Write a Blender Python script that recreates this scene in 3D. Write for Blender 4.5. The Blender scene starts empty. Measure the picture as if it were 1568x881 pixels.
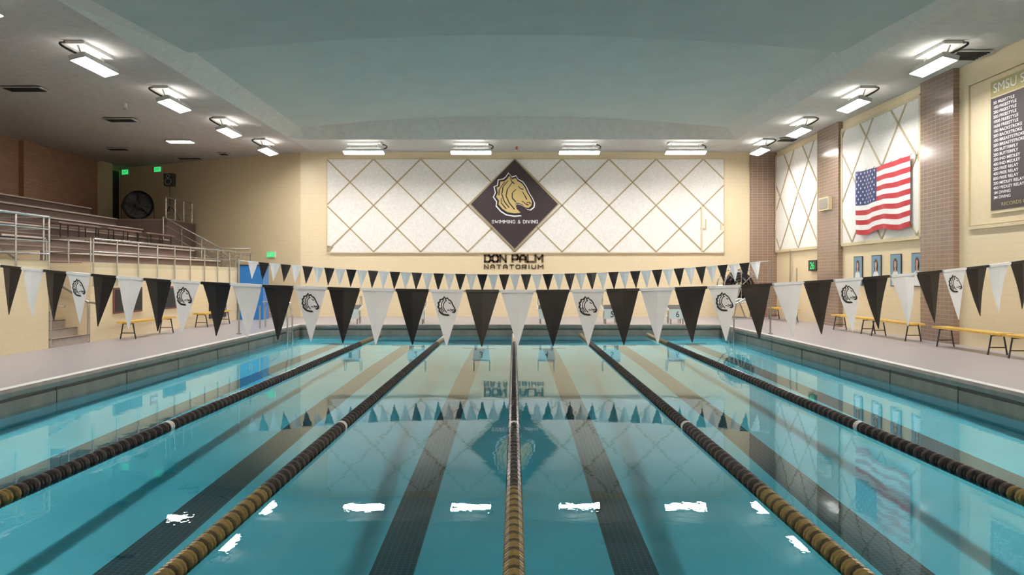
import bpy, math, random
from mathutils import Vector, Matrix
random.seed(7)
S = bpy.context.scene
# ------------------------------------------------------------------ materials
def new_mat(name):
    m = bpy.data.materials.new(name); m.use_nodes = True
    nt = m.node_tree; b = nt.nodes["Principled BSDF"]
    return m, nt, b
def mat(name, col, rough=0.6, metal=0.0, noise=0.0, nscale=8.0, bump=0.0, emis=None, es=0.0, spec=0.5):
    m, nt, b = new_mat(name)
    b.inputs["Base Color"].default_value = (*col, 1); b.inputs["Roughness"].default_value = rough
    b.inputs["Metallic"].default_value = metal; b.inputs["Specular IOR Level"].default_value = spec
    tc = nt.nodes.new("ShaderNodeTexCoord")
    n = nt.nodes.new("ShaderNodeTexNoise"); n.inputs["Scale"].default_value = nscale; n.inputs["Detail"].default_value = 5
    nt.links.new(tc.outputs["Object"], n.inputs["Vector"])
    mr = nt.nodes.new("ShaderNodeMapRange"); a = noise if noise else 0.03
    mr.inputs["From Min"].default_value = 0.3; mr.inputs["From Max"].default_value = 0.7
    mr.inputs["To Min"].default_value = 1 - a; mr.inputs["To Max"].default_value = 1 + a
    nt.links.new(n.outputs["Fac"], mr.inputs["Value"])
    mx = nt.nodes.new("ShaderNodeVectorMath"); mx.operation = 'SCALE'; mx.inputs[0].default_value = col
    nt.links.new(mr.outputs["Result"], mx.inputs["Scale"]); nt.links.new(mx.outputs[0], b.inputs["Base Color"])
    if bump:
        bp = nt.nodes.new("ShaderNodeBump"); bp.inputs["Strength"].default_value = bump; bp.inputs["Distance"].default_value = 0.01
        nt.links.new(n.outputs["Fac"], bp.inputs["Height"]); nt.links.new(bp.outputs[0], b.inputs["Normal"])
    if emis:
        b.inputs["Emission Color"].default_value = (*emis, 1); b.inputs["Emission Strength"].default_value = es
    return m
def tile_mat(name, ax, col, col2, mortar, w, h, rough=0.35, msize=0.006, offset=0.5, bump=0.15):
    m, nt, b = new_mat(name); b.inputs["Roughness"].default_value = rough
    tc = nt.nodes.new("ShaderNodeTexCoord"); sp = nt.nodes.new("ShaderNodeSeparateXYZ"); cb = nt.nodes.new("ShaderNodeCombineXYZ")
    nt.links.new(tc.outputs["Object"], sp.inputs[0])
    nt.links.new(sp.outputs[ax[0]], cb.inputs[0]); nt.links.new(sp.outputs[ax[1]], cb.inputs[1])
    br = nt.nodes.new("ShaderNodeTexBrick"); br.offset = offset
    br.inputs["Color1"].default_value = (*col, 1); br.inputs["Color2"].default_value = (*col2, 1); br.inputs["Mortar"].default_value = (*mortar, 1)
    br.inputs["Scale"].default_value = 1.0; br.inputs["Brick Width"].default_value = w; br.inputs["Row Height"].default_value = h
    br.inputs["Mortar Size"].default_value = msize; br.inputs["Mortar Smooth"].default_value = 0.2
    nt.links.new(cb.outputs[0], br.inputs["Vector"]); nt.links.new(br.outputs["Color"], b.inputs["Base Color"])
    bp = nt.nodes.new("ShaderNodeBump"); bp.inputs["Strength"].default_value = bump; bp.inputs["Distance"].default_value = 0.004; bp.invert = True
    nt.links.new(br.outputs["Fac"], bp.inputs["Height"]); nt.links.new(bp.outputs[0], b.inputs["Normal"])
    return m
CREAM = (0.79, 0.65, 0.43); CREAM2 = (0.78, 0.64, 0.42); CM = (0.71, 0.585, 0.385)
m_cream_b = tile_mat("cream_tile_xz", (0, 2), CREAM, CREAM2, CM, 0.30, 0.15, 0.42, 0.005, 0.5, 0.06)
m_cream_s = tile_mat("cream_tile_yz", (1, 2), CREAM, CREAM2, CM, 0.30, 0.15, 0.42, 0.005, 0.5, 0.06)
m_brown_s = tile_mat("brown_tile_yz", (1, 2), (0.30, 0.20, 0.145), (0.265, 0.175, 0.13), (0.44, 0.34, 0.26), 0.20, 0.10, 0.15, 0.006, 0.0)
m_brown_b = tile_mat("brown_tile_xz", (0, 2), (0.30, 0.20, 0.145), (0.265, 0.175, 0.13), (0.44, 0.34, 0.26), 0.20, 0.10, 0.15, 0.006, 0.0)
m_brick = tile_mat("brick_yz", (1, 2), (0.42, 0.235, 0.15), (0.36, 0.20, 0.13), (0.28, 0.17, 0.12), 0.30, 0.12, 0.5, 0.01)
m_deck = tile_mat("deck_tile", (0, 1), (0.37, 0.345, 0.37), (0.35, 0.325, 0.35), (0.31, 0.29, 0.31), 0.05, 0.05, 0.36, 0.003, 0.0)
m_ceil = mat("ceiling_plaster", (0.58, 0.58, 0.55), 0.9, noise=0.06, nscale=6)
m_ceil_l = mat("ceiling_grey_plaster_dimmed", (0.50, 0.475, 0.46), 0.95, noise=0.08, nscale=5)  # left ceiling, darkened in colour for its distance from the lamps
m_vault = mat("vault_plaster", (0.47, 0.54, 0.525), 0.9, noise=0.04, nscale=1.2)  # light grey plaster; teal bounce off the water is put into the colour
m_vault_shaded = mat("vault_plaster_shaded", (0.40, 0.465, 0.455), 0.9, noise=0.04, nscale=1.2)  # near vault section: same plaster, its weaker light painted in as darker teal
m_panel = mat("acoustic_panel", (0.82, 0.79, 0.75), 0.95, noise=0.07, nscale=16, bump=0.2)
m_strip = mat("panel_trim_tan", (0.42, 0.33, 0.19), 0.5)
m_frame = mat("frame_cream", (0.66, 0.55, 0.35), 0.5)
m_steel = mat("stainless_steel", (0.55, 0.55, 0.54), 0.25, 0.9)
m_gutter = mat("gutter_steel", (0.20, 0.175, 0.15), 0.42, 0.15, noise=0.2, nscale=3)
m_grate = mat("gutter_grate", (0.66, 0.66, 0.66), 0.5)
m_dark = mat("dark_gap", (0.02, 0.02, 0.02), 0.8)
m_recess = mat("gutter_recess", (0.07, 0.065, 0.06), 0.7)
m_black = mat("black_vinyl", (0.012, 0.012, 0.014), 0.32, noise=0.3)
m_blackm = mat("black_metal", (0.02, 0.02, 0.02), 0.45)
m_white = mat("white_vinyl", (0.90, 0.90, 0.92), 0.45)
m_whitep = mat("white_plastic", (0.75, 0.75, 0.73), 0.4)
m_gold = mat("gold_paint", (0.62, 0.46, 0.19), 0.5)
m_maroon = mat("banner_dark", (0.040, 0.024, 0.030), 0.5)
m_letter = mat("letter_brown", (0.10, 0.065, 0.035), 0.4)
m_gbead = mat("lane_bead_gold", (0.21, 0.15, 0.05), 0.3, noise=0.2)
m_gbead2 = mat("lane_bead_gold_dark", (0.055, 0.042, 0.02), 0.3, noise=0.2)
m_bbead = mat("lane_bead_black", (0.022, 0.019, 0.020), 0.25, noise=0.2)
m_bbead2 = mat("lane_bead_brown", (0.075, 0.055, 0.05), 0.3, noise=0.2)
m_wbead = mat("lane_bead_white", (0.7, 0.68, 0.65), 0.35)
m_seat = mat("bleacher_seat_brown", (0.26, 0.175, 0.15), 0.45, noise=0.1)
m_nose = mat("bleacher_nosing", (0.62, 0.55, 0.50), 0.5)
m_conc = mat("bleacher_tread", (0.40, 0.33, 0.28), 0.7, noise=0.1)
m_riser = mat("bleacher_riser", (0.15, 0.10, 0.08), 0.7, noise=0.1)
m_yellow = mat("bench_yellow_wood", (0.72, 0.44, 0.08), 0.4, noise=0.1)
m_blue = mat("cabinet_blue", (0.02, 0.20, 0.58), 0.35)
m_red = mat("flag_red", (0.50, 0.03, 0.04), 0.7)
m_fwhite = mat("flag_white", (0.80, 0.78, 0.76), 0.7)
m_fblue = mat("flag_blue", (0.035, 0.045, 0.16), 0.7)
m_olive = mat("header_olive", (0.42, 0.36, 0.14), 0.5)
m_housing = mat("lamp_housing", (0.55, 0.55, 0.52), 0.4, 0.3)
LIGHT = 118.0
m_lens = mat("lamp_lens", (1, 1, 1), 0.4, emis=(1.0, 0.955, 0.90), es=LIGHT)
m_up = mat("lamp_uplight", (1, 1, 1), 0.4, emis=(1.0, 0.96, 0.9), es=LIGHT * 0.35)
m_green = mat("green_led", (0.0, 0.3, 0.1), 0.4, emis=(0.05, 1.0, 0.25), es=0.8)
m_skin = mat("poster_skin", (0.55, 0.33, 0.23), 0.6)
m_hair = mat("poster_hair", (0.10, 0.05, 0.03), 0.6)
m_pblue = mat("poster_blue", (0.18, 0.32, 0.42), 0.6)
m_redsign = mat("red_sign", (0.5, 0.04, 0.02), 0.5)
m_winred = mat("window_frame_red", (0.16, 0.04, 0.03), 0.5)

def pool_mat():
    m, nt, b = new_mat("pool_tile"); b.inputs["Roughness"].default_value = 0.5
    tc = nt.nodes.new("ShaderNodeTexCoord"); sp = nt.nodes.new("ShaderNodeSeparateXYZ"); nt.links.new(tc.outputs["Object"], sp.inputs[0])
    def M(op, a, bb=None):
        n = nt.nodes.new("ShaderNodeMath"); n.operation = op
        for i, v in enumerate((a, bb)):
            if v is None: continue
            if isinstance(v, (int, float)): n.inputs[i].default_value = v
            else: nt.links.new(v, n.inputs[i])
        return n.outputs[0]
    ax = M('ABSOLUTE', sp.outputs[0])
    fr = M('FRACT', M('DIVIDE', ax, 2.13)); d = M('MULTIPLY', M('ABSOLUTE', M('SUBTRACT', fr, 0.5)), 2.13)
    line = M('MULTIPLY', M('LESS_THAN', d, 0.19), M('LESS_THAN', sp.outputs[1], 25.6))
    line = M('MULTIPLY', line, M('GREATER_THAN', sp.outputs[1], 5.2))
    tbar = M('MULTIPLY', M('LESS_THAN', d, 0.5), M('LESS_THAN', M('ABSOLUTE', M('SUBTRACT', sp.outputs[1], 25.5)), 0.16))
    line = M('MAXIMUM', line, tbar)
    br = nt.nodes.new("ShaderNodeTexBrick"); br.offset = 0
    br.inputs["Color1"].default_value = (0.002, 0.005, 0.010, 1); br.inputs["Color2"].default_value = (0.004, 0.008, 0.014, 1); br.inputs["Mortar"].default_value = (0.05, 0.12, 0.15, 1)
    br.inputs["Scale"].default_value = 1; br.inputs["Brick Width"].default_value = 0.055; br.inputs["Row Height"].default_value = 0.055; br.inputs["Mortar Size"].default_value = 0.004
    nt.links.new(tc.outputs["Object"], br.inputs["Vector"])
    nz = nt.nodes.new("ShaderNodeTexNoise"); nz.inputs["Scale"].default_value = 0.8
    nt.links.new(tc.outputs["Object"], nz.inputs["Vector"])
    cr = nt.nodes.new("ShaderNodeValToRGB")
    cr.color_ramp.elements[0].position = 0.3; cr.color_ramp.elements[0].color = (0.15, 0.61, 0.74, 1)
    cr.color_ramp.elements[1].position = 0.7; cr.color_ramp.elements[1].color = (0.20, 0.69, 0.81, 1)
    nt.links.new(nz.outputs["Fac"], cr.inputs[0])
    mx = nt.nodes.new("ShaderNodeMixRGB"); nt.links.new(line, mx.inputs[0]); nt.links.new(cr.outputs[0], mx.inputs[1]); nt.links.new(br.outputs["Color"], mx.inputs[2])
    nt.links.new(mx.outputs[0], b.inputs["Base Color"]); return m
m_pool = pool_mat()
def water_mat():
    m = bpy.data.materials.new("pool_water"); m.use_nodes = True; nt = m.node_tree; nt.nodes.clear()
    o = nt.nodes.new("ShaderNodeOutputMaterial"); t = nt.nodes.new("ShaderNodeBsdfTransparent"); g = nt.nodes.new("ShaderNodeBsdfGlossy")
    t.inputs[0].default_value = (0.68, 0.94, 0.97, 1); g.inputs["Roughness"].default_value = 0.006; g.inputs["Color"].default_value = (0.88, 0.98, 1, 1)
    f = nt.nodes.new("ShaderNodeFresnel"); f.inputs["IOR"].default_value = 1.23; mx = nt.nodes.new("ShaderNodeMixShader")
    tc = nt.nodes.new("ShaderNodeTexCoord"); mp = nt.nodes.new("ShaderNodeMapping"); mp.inputs["Scale"].default_value = (1, 0.8, 1)
    n = nt.nodes.new("ShaderNodeTexNoise"); n.inputs["Scale"].default_value = 2.6; n.inputs["Detail"].default_value = 4; n.inputs["Roughness"].default_value = 0.5
    bp = nt.nodes.new("ShaderNodeBump"); bp.inputs["Strength"].default_value = 0.5; bp.inputs["Distance"].default_value = 0.0023
    nt.links.new(tc.outputs["Object"], mp.inputs[0]); nt.links.new(mp.outputs[0], n.inputs["Vector"]); nt.links.new(n.outputs["Fac"], bp.inputs["Height"])
    nt.links.new(bp.outputs[0], g.inputs["Normal"])
    nt.links.new(f.outputs[0], mx.inputs[0]); nt.links.new(t.outputs[0], mx.inputs[1]); nt.links.new(g.outputs[0], mx.inputs[2]); nt.links.new(mx.outputs[0], o.inputs[0])
    return m
m_water = water_mat()

# ------------------------------------------------------------------ mesh builder
class Fr:
    def __init__(s, o, u, v, k=1.0, k0=0.0):
        s.o = Vector(o); s.u = Vector(u).normalized(); s.v = Vector(v).normalized(); s.n = s.u.cross(s.v); s.k = k; s.k0 = k0
    def p(s, a, b, c=0.0): return s.o + s.u * a * s.k + s.v * (s.k0 + (b - s.k0) * s.k) + s.n * c
class MB:
    def __init__(s): s.v = []; s.f = []; s.mi = []; s.mats = []
    def m(s, mt):
        if mt not in s.mats: s.mats.append(mt)
        return s.mats.index(mt)
    def face(s, pts, mt):
        i = len(s.v); s.v += [tuple(p) for p in pts]; s.f.append(tuple(range(i, i + len(pts)))); s.mi.append(s.m(mt))
    def box(s, a, b, mt):
        x0, y0, z0 = a; x1, y1, z1 = b; i = len(s.v)
        s.v += [(x0, y0, z0), (x1, y0, z0), (x1, y1, z0), (x0, y1, z0), (x0, y0, z1), (x1, y0, z1), (x1, y1, z1), (x0, y1, z1)]
        for q in ((0, 3, 2, 1), (4, 5, 6, 7), (0, 1, 5, 4), (1, 2, 6, 5), (2, 3, 7, 6), (3, 0, 4, 7)):
            s.f.append(tuple(i + k for k in q)); s.mi.append(s.m(mt))
    def poly(s, fr, pts, n0, n1, mt):
        i = len(s.v); k = len(pts)
        s.v += [tuple(fr.p(a, b, n0)) for a, b in pts] + [tuple(fr.p(a, b, n1)) for a, b in pts]
        s.f.append(tuple(i + j for j in reversed(range(k)))); s.mi.append(s.m(mt))
        s.f.append(tuple(i + k + j for j in range(k))); s.mi.append(s.m(mt))
        for j in range(k):
            s.f.append((i + j, i + (j + 1) % k, i + k + (j + 1) % k, i + k + j)); s.mi.append(s.m(mt))
    def rect(s, fr, a0, b0, a1, b1, n0, n1, mt): s.poly(fr, [(a0, b0), (a1, b0), (a1, b1), (a0, b1)], n0, n1, mt)
    def seg(s, fr, p, q, w, n0, n1, mt, ext=0.0):
        d = Vector((q[0] - p[0], q[1] - p[1]))
        if d.length < 1e-4: return
        d.normalize(); t = Vector((-d.y, d.x)) * w / 2
        p = (p[0] - d.x * ext, p[1] - d.y * ext); q = (q[0] + d.x * ext, q[1] + d.y * ext)
        s.poly(fr, [(p[0] - t.x, p[1] - t.y), (q[0] - t.x, q[1] - t.y), (q[0] + t.x, q[1] + t.y), (p[0] + t.x, p[1] + t.y)], n0, n1, mt)
    def tube(s, pts, r, mt, n=8, closed=False):
        pts = [Vector(p) for p in pts]; base = len(s.v); k = len(pts)
        for j, p in enumerate(pts):
            a = pts[j - 1] if (j > 0 or closed) else p; b = pts[(j + 1) % k] if (j < k - 1 or closed) else p
            d = (b - a).normalized(); up = Vector((0, 0, 1)) if abs(d.z) < 0.9 else Vector((1, 0, 0))
            e1 = d.cross(up).normalized(); e2 = d.cross(e1)
            for q in range(n):
                t = 2 * math.pi * q / n; s.v.append(tuple(p + e1 * math.cos(t) * r + e2 * math.sin(t) * r))
        for j in range(k if closed else k - 1):
            a = base + j * n; b = base + ((j + 1) % k) * n
            for q in range(n): s.f.append((a + q, a + (q + 1) % n, b + (q + 1) % n, b + q)); s.mi.append(s.m(mt))
        if not closed:
            s.f.append(tuple(base + q for q in reversed(range(n)))); s.mi.append(s.m(mt))
            s.f.append(tuple(base + (k - 1) * n + q for q in range(n))); s.mi.append(s.m(mt))
    def ring(s, c, ax1, ax2, R, r, mt, n=28, m=6):
        ax1 = Vector(ax1); ax2 = Vector(ax2); c = Vector(c)
        s.tube([c + ax1 * math.cos(2 * math.pi * i / n) * R + ax2 * math.sin(2 * math.pi * i / n) * R for i in range(n)], r, mt, m, True)
    def build(s, name, parent=None, smooth=False):
        me = bpy.data.meshes.new(name); me.from_pydata(s.v, [], s.f)
        for mt in s.mats: me.materials.append(mt)
        me.polygons.foreach_set("material_index", s.mi)
        if smooth: me.polygons.foreach_set("use_smooth", [True] * len(me.polygons))
        me.update(); ob = bpy.data.objects.new(name, me); S.collection.objects.link(ob)
        if parent: ob.parent = parent
        return ob
def text(name, body, fr, a, b, w, h, mt, parent=None, bold=0.0, n=0.01, ext=0.004, spacing=1.0, line=1.0):
    cu = bpy.data.curves.new(name, 'FONT'); cu.body = body; cu.size = 1; cu.offset = bold; cu.extrude = 0.0
    cu.space_character = spacing; cu.space_line = line; cu.align_x = 'LEFT'; cu.materials.append(mt)
    ob = bpy.data.objects.new(name, cu); S.collection.objects.link(ob); bpy.context.view_layer.update()
    bb = [Vector(c) for c in ob.bound_box]; x0 = min(c.x for c in bb); x1 = max(c.x for c in bb); y0 = min(c.y for c in bb); y1 = max(c.y for c in bb)
    sx = w / (x1 - x0); sy = h / (y1 - y0)
    o = fr.p(a - x0 * sx, b - y0 * sy, n)
    Mx = Matrix(((fr.u.x, fr.v.x, fr.n.x, o.x), (fr.u.y, fr.v.y, fr.n.y, o.y), (fr.u.z, fr.v.z, fr.n.z, o.z), (0, 0, 0, 1)))
    ob.matrix_world = Mx @ Matrix.Diagonal((sx, sy, 1, 1))
    if parent: ob.parent = parent
    return ob
GL = {'A': [[(0, 0), (0, .7), (.3, 1), (.7, 1), (1, .7), (1, 0)], [(0, .38), (1, .38)]], 'D': [[(0, 0), (0, 1), (.75, 1), (1, .75), (1, .25), (.75, 0), (0, 0)]],
      'G': [[(1, .8), (.85, 1), (.2, 1), (0, .8), (0, .2), (.2, 0), (1, 0), (1, .45), (.55, .45)]], 'I': [[(.5, 0), (.5, 1)]], 'L': [[(0, 1), (0, 0), (1, 0)]],
      'M': [[(0, 0), (0, 1), (.5, .45), (1, 1), (1, 0)]], 'N': [[(0, 0), (0, 1), (1, 0), (1, 1)]], 'O': [[(.2, 0), (0, .2), (0, .8), (.2, 1), (.8, 1), (1, .8), (1, .2), (.8, 0), (.2, 0)]],
      'P': [[(0, 0), (0, 1), (.85, 1), (1, .85), (1, .5), (.85, .38), (0, .38)]], 'R': [[(0, 0), (0, 1), (.85, 1), (1, .85), (1, .55), (.85, .4), (0, .4)], [(.55, .4), (1, 0)]],
      'S': [[(1, .85), (.85, 1), (.15, 1), (0, .85), (0, .6), (.15, .5), (.85, .5), (1, .4), (1, .15), (.85, 0), (.15, 0), (0, .15)]], 'T': [[(0, 1), (1, 1)], [(.5, 1), (.5, 0)]],
      'U': [[(0, 1), (0, .2), (.2, 0), (.8, 0), (1, .2), (1, 1)]], 'V': [[(0, 1), (.5, 0), (1, 1)]], 'W': [[(0, 1), (.2, 0), (.5, .6), (.8, 0), (1, 1)]],
      '&': [[(1, 0), (.2, .75), (.3, 1), (.6, 1), (.7, .8), (.05, .3), (.15, 0), (.6, 0), (1, .45)]]}
def letters(b, fr, s, a, bb, w, h, th, gap, n0, n1, mt):
    uw = [(.12 if c == 'I' else .45 if c == ' ' else 1.3 if c in 'MW' else 1.0) for c in s]
    tot = sum(uw) + gap * (len(s) - 1); k = (w - th) / tot; x = a + th / 2
    for c, q in zip(s, uw):
        for st in GL.get(c, []):
            pp = [((x + (u if c != 'I' else .5) * q * k), bb + th / 2 + v * (h - th)) for u, v in st]
            for p0, p1 in zip(pp, pp[1:]): b.seg(fr, p0, p1, th, n0, n1, mt, th * .42)
        x += (q + gap) * k
# ------------------------------------------------------------------ dimensions
XL, XR = -6.9, 6.7; Y0, Y1 = 4.3, 27.2; DZ = 0.33
WX = 10.15; BY = 32.6; LX = -17.4; LY = 37.3; RY = -6.0; AX = -8.26
def zc(y): return 6.62 + 0.006 * (y - 17)
def lerp(t, tab):
    if t <= tab[0][0]: return tab[0][1]
    for (a, va), (b, vb) in zip(tab, tab[1:]):
        if t <= b: return va + (vb - va) * (t - a) / (b - a)
    return tab[-1][1]
# ------------------------------------------------------------------ pool
b = MB(); nx, ny = 40, 60
for j in range(ny + 1):
    y = Y0 + (Y1 - Y0) * j / ny
    D = lerp(y, [(4.3, .86), (7.3, .74), (13, .48), (20, .32), (27.2, .28)])
    for i in range(nx + 1):
        x = XL + (XR - XL) * i / nx; b.v.append((x, y, -D / (1 + 0.043 * x * x) - 0.02))
for j in range(ny):
    for i in range(nx):
        a = j * (nx + 1) + i; b.f.append((a, a + 1, a + nx + 2, a + nx + 1)); b.mi.append(b.m(m_pool))
b.build("pool_basin_floor", smooth=True)
m_pw = mat("pool_wall_tile", (0.14, 0.52, 0.62), 0.4)
b = MB()
for (p, q) in (((XL, Y0), (XL, Y1)), ((XL, Y1), (XR, Y1)), ((XR, Y1), (XR, Y0)), ((XR, Y0), (XL, Y0))):
    b.face([(p[0], p[1], -1.0), (q[0], q[1], -1.0), (q[0], q[1], -0.05), (p[0], p[1], -0.05)], m_pw)
b.build("pool_basin_wall")
b = MB(); b.face([(XL, Y0, 0), (XR, Y0, 0), (XR, Y1, 0), (XL, Y1, 0)], m_water); b.build("pool_water_surface")
b = MB()
prof = [(0.0, -0.05), (0.0, 0.16), (-0.03, 0.175), (-0.03, 0.20), (0.01, 0.215), (0.02, 0.285), (0.0, 0.335), (-0.10, 0.345), (-0.10, 0.30)]
for k in range(len(prof) - 1):
    (o0, z0), (o1, z1) = prof[k], prof[k + 1]
    mt = {1: m_steel, 2: m_recess, 6: m_grate}.get(k, m_gutter)  # recess strip coloured dark to draw the shadow line under the lip
    c0 = [(XL + o0, Y0 + o0), (XL + o0, Y1 - o0), (XR - o0, Y1 - o0), (XR - o0, Y0 + o0)]
    c1 = [(XL + o1, Y0 + o1), (XL + o1, Y1 - o1), (XR - o1, Y1 - o1), (XR - o1, Y0 + o1)]
    for i in range(4):
        j = (i + 1) % 4
        b.face([(*c0[i], z0), (*c0[j], z0), (*c1[j], z1), (*c1[i], z1)], mt)
for y in [Y0 + 1.5 + 2.3 * i for i in range(10)]:
    b.box((XL - 0.01, y, -0.03), (XL + 0.008, y + 0.02, 0.29), m_recess); b.box((XR - 0.008, y, -0.03), (XR + 0.01, y + 0.02, 0.29), m_recess)
b.build("pool_gutter")
b = MB()
for (x0, y0, x1, y1) in ((LX, RY, XL - .1, LY), (XR + .1, RY, WX, BY), (XL - .1, RY, XR + .1, Y0 - .1), (XL - .1, Y1 + .1, XR + .1, BY)):
    b.box((x0, y0, DZ - 0.25), (x1, y1, DZ), m_deck)
b.build("floor")
# ------------------------------------------------------------------ walls
b = MB(); b.box((AX, BY, DZ - .2), (WX + .2, BY + .2, 7.8), m_cream_b); b.build("wall_back")
AV = (AX - LX, BY - LY, 0)
b = MB(); fr = Fr((LX, LY, 0), AV, (0, 0, 1)); L = math.hypot(AV[0], AV[1])
b.rect(fr, 0, DZ - .2, L, 7.8, -0.2, 0, m_cream_b); b.build("wall_back_angled")
b = MB(); b.box((WX, RY, DZ - .2), (WX + .2, BY, 7.8), m_cream_s); b.build("wall_right")
b = MB(); b.box((LX - .2, RY, DZ - .2), (LX, LY, 7.8), m_brick)
for y in (12, 18, 24, 29.6): b.box((LX, y, DZ), (LX + .18, y + 0.9, 6.9), m_brick)
b.box((LX, 35.2, DZ), (LX + .25, 36.0, 6.75), m_frame); b.build("wall_left")
b = MB(); b.box((LX + .01, 36.15, 4.05), (LX + .06, 37.0, 6.5), m_dark); b.box((LX + .01, 36.05, 4.05), (LX + .08, 36.15, 6.55), m_frame); b.box((LX + .01, 37.0, 4.05), (LX + .08, 37.08, 6.55), m_frame); b.build("door_1")
b = MB(); b.box((LX, RY - .2, DZ - .2), (WX, RY, 7.8), m_cream_b); b.build("wall_rear")
for (ya, yb) in ((19.2, 20.75), (26.0, 27.8), (9.5, 11.0)):
    b = MB(); b.box((WX - .14, ya, DZ), (WX, yb, zc(yb) + .1), m_brown_s)
    b.face([(WX - .14, ya - .001, DZ), (WX, ya - .001, DZ), (WX, ya - .001, 6.9), (WX - .14, ya - .001, 6.9)], m_brown_b); b.build("wall_pilaster")
b = MB(); b.box((9.12, BY - .08, DZ), (WX, BY, 6.8), m_brown_b); b.build("wall_pilaster")
# ceiling
b = MB()
VL, VU = 7.8, 7.35
NA = 24
def section(y, r):
    z = zc(y); pts = [(-VL, z)]
    for i in range(NA + 1):
        x = -VU + 2 * VU * i / NA
        pts.append((x, z + r + 0.40 * (1 - (x / VU) ** 2)))
    pts.append((VL, z)); return [(x, y, q) for x, q in pts]
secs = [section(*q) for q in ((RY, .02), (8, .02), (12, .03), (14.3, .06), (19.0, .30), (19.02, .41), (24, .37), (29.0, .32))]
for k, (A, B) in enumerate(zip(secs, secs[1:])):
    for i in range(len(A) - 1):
        b.face([A[i], A[i + 1], B[i + 1], B[i]], m_ceil if i in (0, len(A) - 2) else (m_vault_shaded if k < 5 else m_vault))
A = secs[-1]; EY = 29.5; Bz = zc(EY)
for i in range(len(A) - 1):
    b.face([A[i], A[i + 1], (A[i + 1][0], EY, Bz), (A[i][0], EY, Bz)], m_ceil)
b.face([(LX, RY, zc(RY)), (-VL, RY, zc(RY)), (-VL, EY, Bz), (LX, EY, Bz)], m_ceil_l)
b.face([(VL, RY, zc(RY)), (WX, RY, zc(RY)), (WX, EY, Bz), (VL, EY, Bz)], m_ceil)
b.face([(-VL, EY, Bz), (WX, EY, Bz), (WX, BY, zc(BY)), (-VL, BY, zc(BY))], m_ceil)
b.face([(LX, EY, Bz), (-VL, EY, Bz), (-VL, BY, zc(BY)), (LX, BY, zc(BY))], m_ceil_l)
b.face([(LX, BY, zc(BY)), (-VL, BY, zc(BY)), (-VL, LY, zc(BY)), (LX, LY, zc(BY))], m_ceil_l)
b.build("ceiling")
for (x, y, w, l) in ((-12.3, 21.2, 1.0, .45), (-11.9, 25.5, .9, .45), (-13.1, 34.0, 1.0, .4), (-14.8, 31.5, .8, .4), (9.6, 17.9, .8, .7), (9.5, 29.3, .7, .5), (-11.3, 32.8, .4, .4)):
    b = MB(); z = zc(y) - .03; b.box((x - w / 2, y - l / 2, z - .03), (x + w / 2, y + l / 2, z), m_housing)
    for i in range(6): b.box((x - w / 2 + .06, y - l / 2 + l * (i + .3) / 6.3, z - .045), (x + w / 2 - .06, y - l / 2 + l * (i + .75) / 6.3, z - .03), m_dark)
    b.build("ceiling_vent")
b = MB(); b.box((-12.2, 29.4, zc(29) - .06), (-11.3, 29.95, zc(29) + .03), m_housing); b.box((-12.15, 29.45, zc(29) - .07), (-11.35, 29.9, zc(29) - .06), m_up); b.build("recessed_ceiling_light")
for (x, y) in ((-10.7, 23.2), (-9.0, 31.5), (0.1, 31.2)):
    b = MB(); z = zc(y); b.tube([(x, y, z + .02), (x, y, z - .12)], .04, m_whitep if x != 0.1 else m_redsign, 10); b.tube([(x, y, z - .12), (x, y, z - .18)], .07, m_housing, 10); b.build("smoke_detector")

# ------------------------------------------------------------------ light fixtures
def fixture(cx, cy, L, inward, e=1):
    z = zc(cy) - .37; b = MB(); L = Vector(L); I = Vector(inward)
    tilt = math.radians(14); N = (Vector((0, 0, -1)) * math.cos(tilt) + I * math.sin(tilt)).normalized()
    V = N.cross(L).normalized(); f = Fr((cx, cy, z), L, V)
    h = .72; w = .16
    b.poly(f, [(-h, -w), (h, -w), (h, w), (-h, w)], -.07, -.0, m_housing)
    for s in (-1, 1):
        b.rect(f, -h, s * w - .010, h, s * w + .010, -.07, .03, m_housing); b.rect(f, s * h - .010, -w, s * h + .010, w, -.07, .03, m_housing)
    b.rect(f, -h + .02, -w + .02, h - .02, w - .02, 0.0, .025, m_lens)
    b.rect(f, -h + .1, -w * .6, h - .1, w * .6, -.12, -.07, m_housing)
    for s in (-1, 1): b.rect(f, -h + .12, s * w * .78 - .012, h - .12, s * w * .78 + .012, -.078, -.07, m_up)
    zz = zc(cy) + .02
    c = Vector((cx, cy, 0)) - I * .12
    for s in (-1, 1):
        p = f.p(s * .5, 0, -.11); q = Vector((c.x + L.x * s * .5, c.y + L.y * s * .5, zz - .05)); b.tube([p, q], .018, m_housing, 6)
    e1 = c - L * .62 - I * .2; e2 = c + L * .62 + I * .2
    b.box((min(e1.x, e2.x), min(e1.y, e2.y), zz - .09), (max(e1.x, e2.x), max(e1.y, e2.y), zz - .03), m_ceil)
    st = f.p(h * .86 * e, 0, -.07); en = c + L * .50 * e - I * .16; en.z = zz - .05; pts = []
    for i in range(15):
        t = i / 14; p = st.lerp(en, t)
        pts.append(p + L * e * math.sin(t * math.pi) * .22 - I * math.sin(t * math.pi) * .16 + Vector((0, 0, math.sin(t * math.pi) * .04)))
    b.tube(pts, .024, m_blackm, 6)
    b.build("pool_light_fixture")
for y in (1.1, 5.2, 9.3, 13.4, 17.5, 21.6, 25.75, 29.8):
    fixture(-8.7, y, (0, 1, 0), (1, 0, 0), -1); fixture(8.7, y, (0, 1, 0), (-1, 0, 0), -1)
for x in (-5.35, -1.53, 2.33, 6.12):
    fixture(x, 30.0, (1, 0, 0), (0, -1, 0)); fixture(x, -4.5, (1, 0, 0), (0, 1, 0))  # the row behind the camera is unseen, added as fill light

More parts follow.
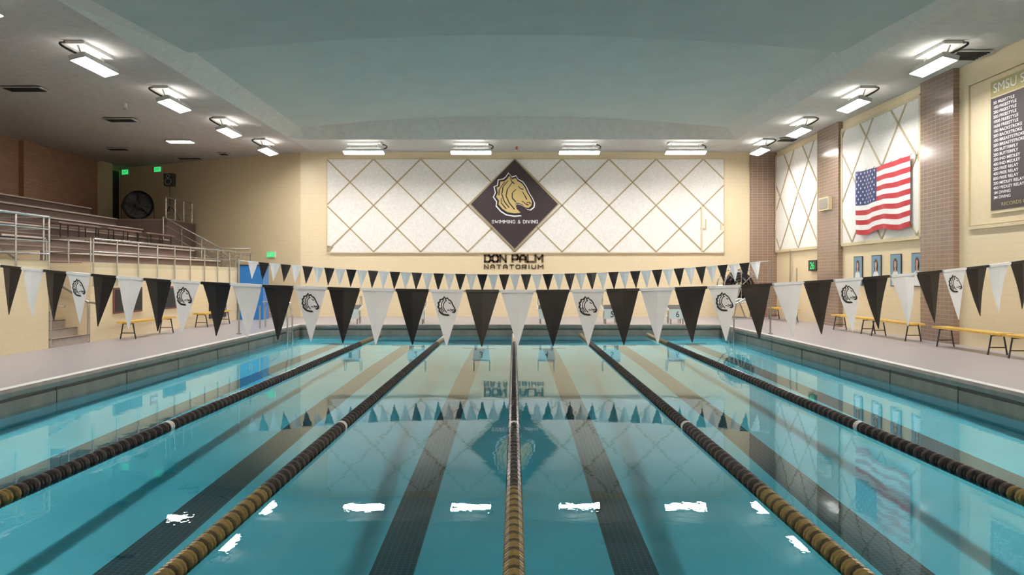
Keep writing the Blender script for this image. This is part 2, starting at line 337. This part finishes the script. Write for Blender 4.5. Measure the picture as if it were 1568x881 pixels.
# ------------------------------------------------------------------ acoustic panels
def lattice(b, fr, u0, v0, u1, v1, uc, vc, pu, pv, w, n0, n1, mt):
    for s in (1, -1):
        for k in range(-30, 31):
            pts = []
            for v in (v0, v1):
                u = uc + pu * (k - s * (v - vc) / pv)
                if u0 - 1e-6 <= u <= u1 + 1e-6: pts.append((u, v))
            for u in (u0, u1):
                v = vc + s * pv * (k - (u - uc) / pu)
                if v0 < v < v1: pts.append((u, v))
            if len(pts) >= 2: b.seg(fr, pts[0], pts[1], w, n0, n1, mt)
def border(b, fr, u0, v0, u1, v1, w, n0, n1, mt):
    for p, q in (((u0, v0), (u1, v0)), ((u1, v0), (u1, v1)), ((u1, v1), (u0, v1)), ((u0, v1), (u0, v0))): b.seg(fr, p, q, w, n0, n1, mt)
FB = Fr((0, BY, 0), (1, 0, 0), (0, 0, 1), 0.9006, 1.86); FR = Fr((WX - .005, 0, 0), (0, -1, 0), (0, 0, 1))
b = MB(); b.poly(FB, [(-7.9, 2.9), (9.03, 2.9), (9.03, 6.95), (-8.05, 6.95), (-8.05, 3.25), (-7.75, 3.15)], 0, .06, m_panel)
lattice(b, FB, -8.0, 2.93, 9.0, 6.93, 0.04, 4.95, 2.02, 1.99, .055, .06, .075, m_strip)
border(b, FB, -8.03, 2.92, 9.02, 6.95, .05, .06, .08, m_frame)
b.rect(FB, 8.02, 3.0, 8.09, 4.9, .06, .1, m_frame); b.rect(FB, 8.0, 3.95, 8.25, 4.0, .06, .11, m_frame); b.rect(FB, 8.2, 4.0, 8.25, 4.35, .06, .11, m_frame); b.rect(FB, 8.85, 3.9, 8.93, 4.15, .06, .12, m_frame)
b.build("acoustic_wall_panel")
for (ya, yb, zt) in ((32.4, 27.95, 6.5), (25.9, 20.9, 6.38)):
    b = MB(); b.rect(FR, -ya, 2.86, -yb, zt, 0, .06, m_panel)
    lattice(b, FR, -ya + .03, 2.9, -yb - .03, zt - .03, -(ya + yb) / 2 + .3, 4.9, 2.02, 1.99, .06, .06, .075, m_strip)
    border(b, FR, -ya, 2.86, -yb, zt, .09, .0, .085, m_frame); b.build("acoustic_wall_panel")

# ------------------------------------------------------------------ mustang emblem
SIL = [(-9, 31), (-4, 25), (2, 27), (5, 22), (12, 18), (17, 11), (21, 2), (26, -6), (29, -13), (28, -19), (23, -23), (18, -22), (14, -18), (8, -15), (3, -14), (1, -18), (4, -25), (10, -31), (0, -32), (-12, -30), (-20, -25), (-27, -17), (-26, -11), (-31, -4), (-28, 2), (-30, 11), (-25, 13), (-24, 21), (-17, 22), (-13, 25)]
STR = [[(-11, 22), (-19, 12), (-21, 0), (-17, -12), (-9, -22)], [(-4, 19), (-12, 8), (-14, -3), (-9, -14), (0, -25)], [(-16, 20), (-25, 8), (-26, -2)], [(2, 8), (-4, 2), (-4, -6), (2, -13)], [(6, 13), (10, 9), (14, 8)], [(19, -14), (24, -13), (26, -16)], [(12, -11), (18, -16), (23, -18)], [(-7, 27), (-5, 21), (0, 17)], [(13, 4), (17, -3), (20, -9)], [(-22, -6), (-22, -14), (-14, -24)]]
def horse(b, fr, cx, cy, s, n, edge, fill, line, halo=None, simple=False):
    def T(pts, k): return [(cx + x * s * k, cy + y * s * k) for x, y in pts]
    if halo: b.poly(fr, T(SIL, 1.10), n, n + .002, halo)
    b.poly(fr, T(SIL, 1.04), n, n + (.002 if simple else .004), edge); b.poly(fr, T(SIL, .84 if simple else .93), n, n + (.003 if simple else .006), fill)
    for k, st in enumerate(STR):
        if simple and k in (2, 3, 8): continue
        q = T(st, .95 if not simple else .9)
        for i in range(len(q) - 1):
            b.seg(fr, q[i], q[i + 1], s * ((1.7 if i else 1.2) if not simple else 2.9), n + (.002 if simple else .004), n + (.004 if simple else .008), line)
b = MB(); hw, hh, zc0 = 1.93, 1.97, 5.0
b.poly(FB, [(0.03, zc0 - hh), (hw, zc0), (0.03, zc0 + hh), (-hw + .03, zc0)], .0, .13, m_strip)
b.poly(FB, [(0.03, zc0 - hh + .06), (hw - .06, zc0), (0.03, zc0 + hh - .06), (-hw + .09, zc0)], .13, .14, m_maroon)
horse(b, FB, 0.03, 5.42, .0275, .142, m_black, m_gold, m_black, m_white)
letters(b, FB, "SWIMMING & DIVING", -.95, 4.17, 1.98, .15, .024, .5, .14, .146, m_white)
b.build("mustang_banner_sign")
b = MB()
letters(b, FB, "DON PALM", -1.29, 2.49, 2.56, .36, .085, .38, 0, .03, m_letter)
letters(b, FB, "NATATORIUM", -1.29, 2.215, 2.56, .2, .042, .7, 0, .03, m_letter)
b.build("natatorium_wall_lettering")

# ------------------------------------------------------------------ american flag
b = MB(); NC, NR = 60, 26; W, H = 3.25, 1.80
def fp(i, j, n=0.0):
    a = i / NC; c = j / NR
    wv = .035 * math.sin(a * 22 + c * 1.5) * (1 - c * .6) + .02 * math.sin(a * 9 + 2)
    sag = -.05 * math.sin(a * math.pi * 3) * (1 - c) - .10 * math.sin(math.pi * a) * c * .3
    return FR.p(-24.55 + W * a, 3.12 + H * c + sag + .03 * a, .16 + wv + n)
for i in range(NC):
    for j in range(NR):
        st = (NR - 1 - j) // 2; mt = m_red if st % 2 == 0 else m_fwhite
        if i < NC * .4 and st < 7: mt = m_fblue
        b.face([fp(i, j), fp(i + 1, j), fp(i + 1, j + 1), fp(i, j + 1)], mt)
for r in range(9):
    for c in range(6 if r % 2 == 0 else 5):
        ci = NC * .4 * ((c + .5) / 6 + (0 if r % 2 == 0 else 1 / 12)); cj = NR - 14 * (r + .7) / 9.4
        pts = []
        for k in range(10):
            R = .042 if k % 2 == 0 else .018; t = math.pi / 2 + k * math.pi / 5
            pts.append(fp(ci + R * math.cos(t) * NC / W, cj + R * math.sin(t) * NR / H, .012))
        b.face(pts, m_fwhite)
for a in range(7):
    p = fp(a * 10, NR); b.tube([p, FR.p(-24.55 + W * a / 6, p.z + .05, .09)], .01, m_steel, 5)
b.build("american_flag", smooth=False)

# ------------------------------------------------------------------ record board
b = MB(); border(b, FR, -18.75, 2.95, -12.2, 6.15, .07, 0, .05, m_frame)
b.rect(FR, -18.7, 3.0, -12.25, 6.1, 0, .02, mat("board_cream", (.74, .60, .38), .5))
b.rect(FR, -17.85, 3.2, -13.1, 6.02, .02, .06, m_frame)
b.rect(FR, -17.8, 3.27, -13.15, 5.62, .06, .07, m_maroon); b.rect(FR, -17.8, 5.66, -13.15, 5.98, .06, .07, m_olive)
rb = b.build("swim_record_board")
text("record_title", "SMSU SWIMMING RECORDS", FR, -17.7, 5.73, 4.4, .19, m_white, rb, .0, .073)
ev = "50 FREESTYLE\n100 FREESTYLE\n200 FREESTYLE\n500 FREESTYLE\n1000 FREESTYLE\n1650 FREESTYLE\n100 BACKSTROKE\n200 BACKSTROKE\n100 BREASTSTROKE\n200 BREASTSTROKE\n100 BUTTERFLY\n200 BUTTERFLY\n200 IND MEDLEY\n400 IND MEDLEY\n200 FREE RELAY\n400 FREE RELAY\n800 FREE RELAY\n200 MEDLEY RELAY\n400 MEDLEY RELAY\n1M DIVING\n3M DIVING"
nm = "\n".join(random.choice(["K MILLER", "A JOHNSON", "S OLSON", "J PETERSON", "M HANSEN", "B LARSON"]) + "  " + str(random.randint(1, 9)) + ":" + str(random.randint(10, 59)) for _ in range(21))
text("record_events", ev, FR, -17.7, 3.5, 1.1, 2.05, m_white, rb, .008, .073, line=1.15)
text("record_names", nm, FR, -16.3, 3.5, 1.2, 2.05, m_white, rb, .008, .073, line=1.15)
text("record_years", nm, FR, -14.7, 3.5, 1.2, 2.05, m_white, rb, .008, .073, line=1.15)
text("record_footer", "RECORDS UPDATED BY THE ATHLETIC DEPARTMENT", FR, -17.4, 3.34, 3.8, .07, m_olive, rb, .005, .077)
for y in (25.1, 23.85, 22.65, 21.45):
    b = MB(); w = .62; fr = Fr((WX - .01, y, 1.62), (0, -1, 0), (0, 0, 1))
    b.rect(fr, 0, 0, w, .86, 0, .02, m_blackm); b.rect(fr, .02, .02, w - .02, .84, .02, .024, m_pblue)
    def ell(cx, cy, rx, ry, n=20): return [(cx + rx * math.cos(2 * math.pi * i / n), cy + ry * math.sin(2 * math.pi * i / n)) for i in range(n)]
    b.poly(fr, ell(.31, .60, .115, .15), .024, .027, m_hair); b.poly(fr, [(.21, .36), (.41, .36), (.43, .60), (.19, .60)], .024, .027, m_hair)
    b.poly(fr, [(.12, .03), (.50, .03), (.47, .34), (.37, .42), (.25, .42), (.15, .34)], .027, .030, m_whitep)
    b.poly(fr, [(.27, .38), (.35, .38), (.35, .5), (.27, .5)], .030, .031, m_skin); b.poly(fr, ell(.31, .58, .07, .095), .030, .033, m_skin)
    b.poly(fr, ell(.285, .60, .01, .006, 8), .033, .034, m_hair); b.poly(fr, ell(.335, .60, .01, .006, 8), .033, .034, m_hair); b.poly(fr, ell(.31, .535, .02, .006, 8), .033, .034, m_redsign)
    b.build("athlete_portrait_poster")
b = MB(); fr = Fr((WX - .005, 28.75, 2.08), (0, -1, 0), (0, 0, 1)); b.rect(fr, 0, 0, .75, .36, 0, .1, m_blackm)
ck = b.build("digital_pace_clock"); text("clock_digits", "26", fr, .16, .06, .42, .24, m_green, ck, .01, .105)
b = MB(); fr = Fr((WX - .145, 27.35, 4.0), (0, -1, 0), (0, 0, 1)); b.rect(fr, 0, 0, .85, .42, 0, .12, m_frame); b.rect(fr, .06, .05, .79, .37, .12, .13, m_steel); b.build("wall_junction_box")
b = MB(); b.tube([(WX - .08, 30.7, DZ), (WX - .08, 30.7, 2.86)], .03, m_steel); b.tube([(WX - .08, 30.0, DZ), (WX - .08, 30.0, 2.2)], .025, m_steel); b.build("wall_pipe")

# ------------------------------------------------------------------ benches
def bench(x, ya, yb, name="wood_bench"):
    b = MB()
    for i in range(2): b.box((x - .17 + i * .18, ya, DZ + .40), (x - .01 + i * .18, yb, DZ + .445), m_yellow)
    n = max(2, int(abs(yb - ya) / 1.8) + 1)
    for i in range(n):
        y = ya + .25 + (yb - ya - .5) * i / (n - 1)
        for s in (-1, 1): b.tube([(x + s * .12, y, DZ + .40), (x + s * .19, y, DZ + .004)], .016, m_blackm, 6)
        b.tube([(x - .14, y, DZ + .385), (x + .14, y, DZ + .385)], .016, m_blackm, 6); b.tube([(x - .16, y, DZ + .15), (x + .16, y, DZ + .15)], .012, m_blackm, 6)
    b.build(name)
bench(9.5, 19.8, 22.2); bench(9.5, 22.35, 24.8); bench(9.5, 16.3, 18.8); bench(9.5, 13.6, 16.1); bench(9.5, 28.5, 31)
bench(-9.55, 20.6, 23.4); bench(-9.55, 25.5, 28.0)

# ------------------------------------------------------------------ lane ropes
def lane(x):
    b = MB(); n = 12; y = Y0 + .2; b.tube([(x, Y0 + .08, .02), (x, Y1 - .08, .02)], .008, m_steel, 5)
    b.tube([(x, Y0 + .18, .015), (x, Y1 - .3, .015)], .036, m_blackm, 8)
    i = 0
    while y < Y1 - .32:
        if y < 7.2 or y > 23.2: mt = m_gbead if i % 3 else m_gbead2
        elif abs(y - 10.4) < .06: mt = m_wbead
        else: mt = m_bbead if i % 3 else m_bbead2
        base = len(b.v); P = [(-.020, .038), (-.012, .066), (0.0, .072), (.012, .066), (.020, .038)]
        for (dy, r) in P:
            for q in range(n):
                t = 2 * math.pi * q / n; b.v.append((x + r * math.cos(t), y + dy, .018 + r * math.sin(t)))
        k = b.m(mt)
        for a in range(len(P) - 1):
            for q in range(n): b.f.append((base + a * n + q, base + a * n + (q + 1) % n, base + (a + 1) * n + (q + 1) % n, base + (a + 1) * n + q)); b.mi.append(k)
        y += .058; i += 1
    b.build("lane_rope")
for k in (-2, -1, 0, 1, 2): lane(2.13 * k)

# ------------------------------------------------------------------ pennants
def pennants(xa, xb, zfun, yfun, name, logos):
    b = MB(); N = 120
    b.tube([(xa + (xb - xa) * i / N, yfun(xa + (xb - xa) * i / N), zfun(xa + (xb - xa) * i / N)) for i in range(N + 1)], .008, m_white, 5)
    for s in (1, -1):
        k = 0; x = 0.03
        while True:
            if not (s == -1 and k == 0):
                dy = (yfun(x + .01) - yfun(x - .01)) / .02; dz = (zfun(x + .01) - zfun(x - .01)) / .02
                u = Vector((1, dy, dz)).normalized(); tw = random.uniform(-.10, .10)
                v = Vector((random.uniform(-.02, .02), tw, 1)); v = (v - u * v.dot(u)).normalized()
                f = Fr((x, yfun(x), zfun(x)), u, v)
                kk = k % 4
                mt = m_white if k % 2 == 0 else m_black
                hwid = .135; ln = .46; rows = 6; prev = None
                bend = random.uniform(-.02, .02) if not (logos and kk == 2) else 0.0
                for r in range(rows + 1):
                    t = r / rows; ww = hwid * (1 - t) + .004; n_ = bend * math.sin(t * 3); cup = .012 * (1 - t) * (0 if (logos and kk == 2) else 1)
                    cur = [f.p(-ww, -ln * t, n_ - cup), f.p(0, -ln * t, n_ + cup), f.p(ww, -ln * t, n_ - cup)]
                    if prev:
                        b.face([prev[0], cur[0], cur[1], prev[1]], mt); b.face([prev[1], cur[1], cur[2], prev[2]], mt)
                    prev = cur
                b.rect(f, -hwid - .004, -.012, hwid + .004, .012, -.012, .014, mt)
                if logos and kk == 2: horse(b, Fr(f.p(0, 0, .002), u, v), 0.0, -.125, .00255, 0, m_black, m_white, m_black, simple=True)
            dy = (yfun(x + .01) - yfun(x - .01)) / .02
            x += s * .293 / math.sqrt(1 + dy * dy); k += 1
            if x > xb - .12 or x < xa + .12: break
    b.build(name)
yf = lambda x: 7.0 + .046 * x * x
pennants(-7.3, 7.1, lambda x: 1.745 + (.0092 if x < 0 else .0112) * x * x, yf, "backstroke_pennant_line", True)
pennants(-7.35, 6.85, lambda x: 1.93 + .0075 * (x + .2) ** 2, lambda x: 22.6, "backstroke_pennant_line", False)
for (x, y, h) in ((-7.38, 22.6, 2.36), (6.88, 22.6, 2.36), (-7.33, yf(7.3), 2.4), (7.13, yf(7.1), 2.4)):
    b = MB(); b.tube([(x, y, DZ), (x, y, h)], .022, m_steel); b.tube([(x, y, DZ), (x, y, DZ + .03)], .07, m_steel, 12); b.build("pennant_post")

# ------------------------------------------------------------------ starting blocks
for k in range(-3, 3):
    x = 2.13 * (k + .5); y = Y1 + .55; b = MB()
    for s in (-1, 1):
        b.tube([(x + s * .2, y + .25, DZ), (x + s * .2, y + .25, DZ + .55)], .025, m_steel); b.tube([(x + s * .2, y - .2, DZ), (x + s * .2, y - .2, DZ + .45)], .025, m_steel)
        b.tube([(x + s * .2, y + .25, DZ + .15), (x + s * .2, y - .2, DZ + .15)], .018, m_steel)
        b.tube([(x + s * .26, y + .3, DZ + .62), (x + s * .26, y + .3, DZ + .9), (x + s * .26, y + .05, DZ + .9), (x + s * .26, y - .1, DZ + .5)], .015, m_steel)
    f = Fr((x, y, DZ + .52), (1, 0, 0), Vector((0, 1, .17)))
    b.rect(f, -.29, -.34, .29, .34, -.03, .035, m_whitep); b.rect(f, -.27, -.32, .27, .32, .035, .042, m_blackm)
    b.box((x - .22, y + .32, DZ + .22), (x + .22, y + .55, DZ + .26), m_whitep)
    for s in (-1, 1): b.tube([(x + s * .18, y + .5, DZ), (x + s * .18, y + .5, DZ + .22)], .018, m_steel)
    b.rect(Fr((x, y - .33, DZ + .33), (1, 0, 0), (0, 0, 1)), -.26, -.15, .26, .14, 0, .02, m_whitep)
    o = b.build("starting_block")
    text("lane_number", str(k + 4), Fr((x, y - .35, DZ + .33), (1, 0, 0), (0, 0, 1)), -.05, -.1, .1, .2, m_blackm, o, .01, .003)

# ------------------------------------------------------------------ bleachers
SX, SZ, RUN = -11.2, 2.1, .98
def bleach(ya, yb, name):
    b = MB(); b.box((SX, ya, DZ), (-10.0, yb, SZ), m_cream_s)
    b.box((-10.2, ya, SZ), (-10.0, yb, SZ + .12), m_frame)
    for i in range(6):
        xa = SX - i * RUN; zt = SZ + .4 * (i + 1)
        b.box((xa - RUN, ya, DZ), (xa, yb, zt - .05), m_riser)
        b.box((xa - RUN, ya + .02, zt - .05), (xa - .42, yb - .02, zt - .02), m_conc)
        b.box((xa - .42, ya + .02, zt - .05), (xa + .06, yb - .02, zt), m_seat)
        b.box((xa + .06, ya + .02, zt - .045), (xa + .075, yb - .02, zt - .005), m_nose)
        b.box((xa, ya, zt - .26), (xa + .015, yb, zt - .22), m_seat)
    f = Fr((0, ya - .012, 0), (1, 0, 0), (0, 0, 1)); pts = [(-10.0, DZ), (-10.0, SZ + .1), (SX, SZ + .1)]
    for i in range(6): pts += [(SX - i * RUN, SZ + .4 * (i + 1)), (SX - (i + 1) * RUN, SZ + .4 * (i + 1))]
    pts += [(SX - 6 * RUN, DZ)]; b.poly(f, list(reversed(pts)), -.01, .01, m_cream_b)
    return b.build(name)
bleach(3.0, 18.1, "bleacher_seating"); bleach(19.9, 32.0, "bleacher_seating")
b = MB()
for i in range(24):
    xa = -10.0 - .29 * i; b.box((xa - .29, 18.12, DZ), (xa, 19.86, DZ + .174 * (i + 1)), m_conc); b.box((xa - .06, 18.12, DZ + .174 * (i + 1)), (xa + .01, 19.86, DZ + .174 * (i + 1) + .012), m_riser)
b.build("bleacher_stairs")
b = MB()
for y in (18.2, 19.78):
    b.tube([(-9.7, y, DZ + .9), (-10.0, y, DZ + .95), (-16.6, y, DZ + 4.9)], .025, m_steel)
    for i in range(6): xx = -10.0 - 1.3 * i; zz = DZ + .95 + (abs(xx) - 10.0) * .5985; b.tube([(xx, y, zz - .92), (xx, y, zz)], .02, m_steel)
b.build("stair_handrail")
def guard(pts, h, name, mid=(.5,), sp=1.3, low=0.0):
    b = MB()
    for p, q in zip(pts, pts[1:]):
        p = Vector(p); q = Vector(q); up = Vector((0, 0, 1))
        b.tube([p + up * h, q + up * h], .026, m_steel)
        for m_ in mid: b.tube([p + up * h * m_, q + up * h * m_], .016, m_steel)
        n = max(1, round((q - p).length / sp))
        for i in range(n + 1): c = p.lerp(q, i / n); b.tube([c - up * low, c + up * h], .022, m_steel)
    return b.build(name)
guard([(-9.96, 19.95, SZ), (-9.96, 31.9, SZ)], .68, "bleacher_guard_rail", (.55,), 1.25, .45)
guard([(-9.96, 6.0, SZ), (-9.96, 18.05, SZ)], 1.05, "bleacher_guard_rail", (.25, .5, .75), 1.25, .45)
guard([(-10.05, 18.0, SZ + .01), (-11.15, 18.0, SZ + .01)], 1.05, "aisle_guard_rail", (.25, .5, .75), .9)
guard([(-11.3, 18.03, SZ + .42), (-14.1, 18.03, SZ + 1.62)], 1.0, "aisle_guard_rail", (.33, .66), .98)
guard([(-10.05, 20.0, SZ + .01), (-11.1, 20.0, SZ + .01)], .68, "aisle_guard_rail", (.5,), .7)
guard([(-10.0, 31.95, SZ + .01), (-11.1, 31.95, SZ + .01), (-12.6, 31.95, SZ + .82), (-13.3, 31.95, SZ + 1.22)], .85, "bleacher_end_rail", (.33, .66), .7)
guard([(-9.2, 33.0, DZ), (-11.6, 33.0, SZ)], .9, "far_stair_rail", (.5,), .9)
PZ = 4.05
b = MB(); b.box((LX + .27, 32.02, DZ), (-13.2, 34.9, PZ), m_riser); b.box((LX + .27, 34.9, DZ), (-15.5, 36.2, PZ), m_riser); b.box((LX + .3, 32.02, PZ), (-13.15, 34.9, PZ + .03), m_seat); b.build("upper_landing")
guard([(-13.3, 32.2, PZ + .03), (-13.3, 34.8, PZ + .03)], .85, "landing_rail", (.33, .66), .9)
b = MB()
for i in range(10): b.box((-9.3 - .28 * (i + 1), 32.05, DZ), (-9.3 - .28 * i, 32.95, DZ + .177 * (i + 1)), m_conc)
b.box((-13.15, 32.05, DZ), (-12.1, 33.9, SZ), m_conc); b.build("far_stairs")
for y in (24.6, 27.4, 30.2):
    b = MB(); z = SZ + .8 - .02; x = -12.86
    b.box((x - .22, y - 1.2, z + .50), (x + .22, y + 1.2, z + .54), m_seat)
    for yy in (y - 1, y, y + 1):
        for s in (-.16, .16): b.tube([(x + s, yy, z), (x + s, yy, z + .50)], .018, m_blackm, 6)
    b.build("spectator_table")
# drum fan
b = MB(); c = Vector((-15.0, 33.6, PZ + .03 + .66)); ax = Vector((.55, -.83, 0)).normalized(); s1 = Vector((ax.y, -ax.x, 0)); up = Vector((0, 0, 1)); R = .56
n = 32
for rr, mt in ((R, m_blackm), (R - .03, m_blackm)):
    for i in range(n):
        t0 = 2 * math.pi * i / n; t1 = 2 * math.pi * (i + 1) / n
        P = lambda t, d: c + s1 * math.cos(t) * rr + up * math.sin(t) * rr + ax * d
        b.face([P(t0, -.22), P(t1, -.22), P(t1, .22), P(t0, .22)], mt)
b.poly(Fr(c - ax * .21, s1, up), [(R * math.cos(i * math.pi / 16), R * math.sin(i * math.pi / 16)) for i in range(32)], -.005, .005, m_blackm)
for rr in (R, R * .8, R * .6, R * .4, R * .2): b.ring(c + ax * .22, s1, up, rr, .009, m_blackm, 28, 5)
for i in range(8): t = math.pi * i / 8; e = s1 * math.cos(t) * R + up * math.sin(t) * R; b.tube([c + ax * .22 - e, c + ax * .22 + e], .006, m_blackm, 5)
for i in range(4):
    t = math.pi / 2 * i + .4; e = s1 * math.cos(t) + up * math.sin(t); g = e.cross(ax)
    b.face([c + e * .08 + g * .05 + ax * .06, c + e * .08 - g * .05 - ax * .06, c + e * R * .88 - g * .17 - ax * .07, c + e * R * .88 + g * .12 + ax * .07], m_recess)
b.tube([c - ax * .15, c + ax * .12], .1, m_blackm, 12)
for s in (-1, 1):
    b.tube([c + s1 * s * (R + .04), c + s1 * s * (R + .04) - up * .63], .022, m_blackm)
    b.tube([c + s1 * s * (R + .04) - up * .63 - ax * .35, c + s1 * s * (R + .04) - up * .63 + ax * .35], .022, m_blackm)
b.tube([c - s1 * (R + .04) - up * .62, c + s1 * (R + .04) - up * .62], .022, m_blackm)
b.build("drum_fan")
b = MB(); x, y, z = -13.85, 33.9, PZ + .03
b.tube([(x, y, z + .3), (x, y, z + 1.5)], .02, m_blackm)
for k in range(3): t = k * 2.1 + .5; b.tube([(x, y, z + .75), (x + .42 * math.cos(t), y + .42 * math.sin(t), z + .012)], .014, m_blackm, 6)
f = Fr((x, y - .17, z + 1.45), (1, 0, 0), (0, 0, 1)); b.poly(f, [(-.17, 0), (.17, 0), (.19, .5), (-.19, .5)], -.34, 0, m_blackm)
for (cy, r) in ((.17, .12), (.39, .06)):
    b.poly(f, [(r * math.cos(i * .3927), cy + r * math.sin(i * .3927)) for i in range(16)], 0, .01, m_dark); b.ring(f.p(0, cy, .01), (1, 0, 0), (0, 0, 1), r, .008, m_housing, 16, 5)
b.build("loudspeaker_on_stand")
cy_ = 30.4; cx0 = -9.9
b = MB(); b.box((cx0, cy_, DZ), (cx0 + .85, cy_ + .7, DZ + 1.95), m_blue); b.box((cx0 + .04, cy_ - .02, DZ + .06), (cx0 + .415, cy_, DZ + 1.89), m_blue); b.box((cx0 + .435, cy_ - .02, DZ + .06), (cx0 + .81, cy_, DZ + 1.89), m_blue)
b.box((cx0 + .37, cy_ - .06, DZ + .9), (cx0 + .40, cy_ - .02, DZ + 1.15), m_steel); b.box((cx0 + .45, cy_ - .06, DZ + .9), (cx0 + .48, cy_ - .02, DZ + 1.15), m_steel); b.box((cx0, cy_ - .02, DZ + 1.95), (cx0 + .87, cy_ + .72, DZ + 1.99), m_blackm)
b.build("storage_cabinet")
def exit_sign(fr):
    b = MB(); b.rect(fr, -.22, -.12, .22, .12, 0, .06, m_whitep); b.rect(fr, -.2, -.1, .2, .1, .06, .065, m_green); o = b.build("exit_sign")
    text("exit_letters", "EXIT", fr, -.15, -.06, .3, .12, m_white, o, .01, .068)
def aw(x): return BY + (AX - x) * (LY - BY) / (AX - LX)
exit_sign(Fr((-9.57, aw(-9.57), 2.76), AV, (0, 0, 1))); exit_sign(Fr((-15.27, aw(-15.27), 6.5), AV, (0, 0, 1))); exit_sign(Fr((-17.1, aw(-17.1), 6.5), AV, (0, 0, 1)))
FL = Fr((-9.995, 0, 0), (0, 1, 0), (0, 0, 1))
b = MB(); b.rect(FL, 23.15, 1.40, 23.6, 1.64, 0, .02, m_redsign); letters(b, FL, "NO DIVING", 23.18, 1.48, .39, .08, .014, .3, .02, .024, m_white); b.build("warning_sign")
for i, y in enumerate((21.0, 24.0)):
    b = MB(); b.rect(FL, y, .95, y + 1.6, 1.6, 0, .03, m_winred); b.rect(FL, y + .06, 1.0, y + .76, 1.55, .03, .04, m_dark); b.rect(FL, y + .84, 1.0, y + 1.54, 1.55, .03, .04, m_dark); b.build("window_%d" % (i + 1))
b = MB(); b.rect(FL, 27.6, .5, 29.2, 1.2, 0, .03, m_blackm); letters(b, FL, "MUSTANGS", 27.7, .75, 1.4, .22, .04, .3, .03, .036, m_white); b.build("sponsor_sign")
b = MB(); c = Vector((8.3, 31.3, 1.55))
for s in (-.55, .55):
    cc = c + Vector((0, s, 0)); b.ring(cc, (1, 0, 0), (0, 0, 1), .62, .022, m_steel, 28, 6)
    for i in range(4): t = math.pi * i / 4; e = Vector((math.cos(t), 0, math.sin(t))) * .62; b.tube([cc - e, cc + e], .014, m_steel, 5)
    for q in (-1, 1): b.tube([cc, (cc.x + q * .45, cc.y, DZ + .012)], .028, m_steel)
    b.tube([(cc.x - .5, cc.y, DZ + .03), (cc.x + .5, cc.y, DZ + .03)], .028, m_steel)
b.tube([c - Vector((0, .6, 0)), c + Vector((0, .6, 0))], .05, m_steel)
pts = []
for i in range(240):
    t = i * .35; r = .18 + .32 * (i / 240); pts.append(c + Vector((math.cos(t) * r, -.42 + .84 * abs((i / 24) % 2 - 1), math.sin(t) * r)))
b.tube(pts, .05, m_bbead, 6); b.build("lane_rope_reel")
for (x, s) in ((XL, -1), (XR, 1)):
    b = MB()
    for y in (25.2, 25.75):
        b.tube([(x + s * .7, y, DZ), (x + s * .7, y, DZ + .65), (x + s * .6, y, DZ + .8), (x + s * .2, y, DZ + .88), (x - s * .05, y, DZ + .75), (x - s * .12, y, DZ + .3), (x - s * .12, y, -.3)], .024, m_steel)
    for z in (-.05, .2): b.box((x - s * .12 - .05, 25.2, z), (x - s * .12 + .05, 25.75, z + .025), m_steel)
    b.build("pool_ladder")

# ------------------------------------------------------------------ world, camera
w = bpy.data.worlds.new("World"); S.world = w; w.use_nodes = True
w.node_tree.nodes["Background"].inputs[0].default_value = (.6, .65, .7, 1); w.node_tree.nodes["Background"].inputs[1].default_value = .3
cam = bpy.data.cameras.new("camera"); co = bpy.data.objects.new("camera", cam); S.collection.objects.link(co)
co.location = (0, 0, 1.86); co.rotation_euler = (math.radians(90), 0, 0)
cam.sensor_width = 36; cam.lens = 1290 / 1568 * 36; cam.shift_x = -3 / 1568; cam.shift_y = -15.5 / 1568; cam.clip_end = 200
S.camera = co
S.view_settings.view_transform = 'Standard'
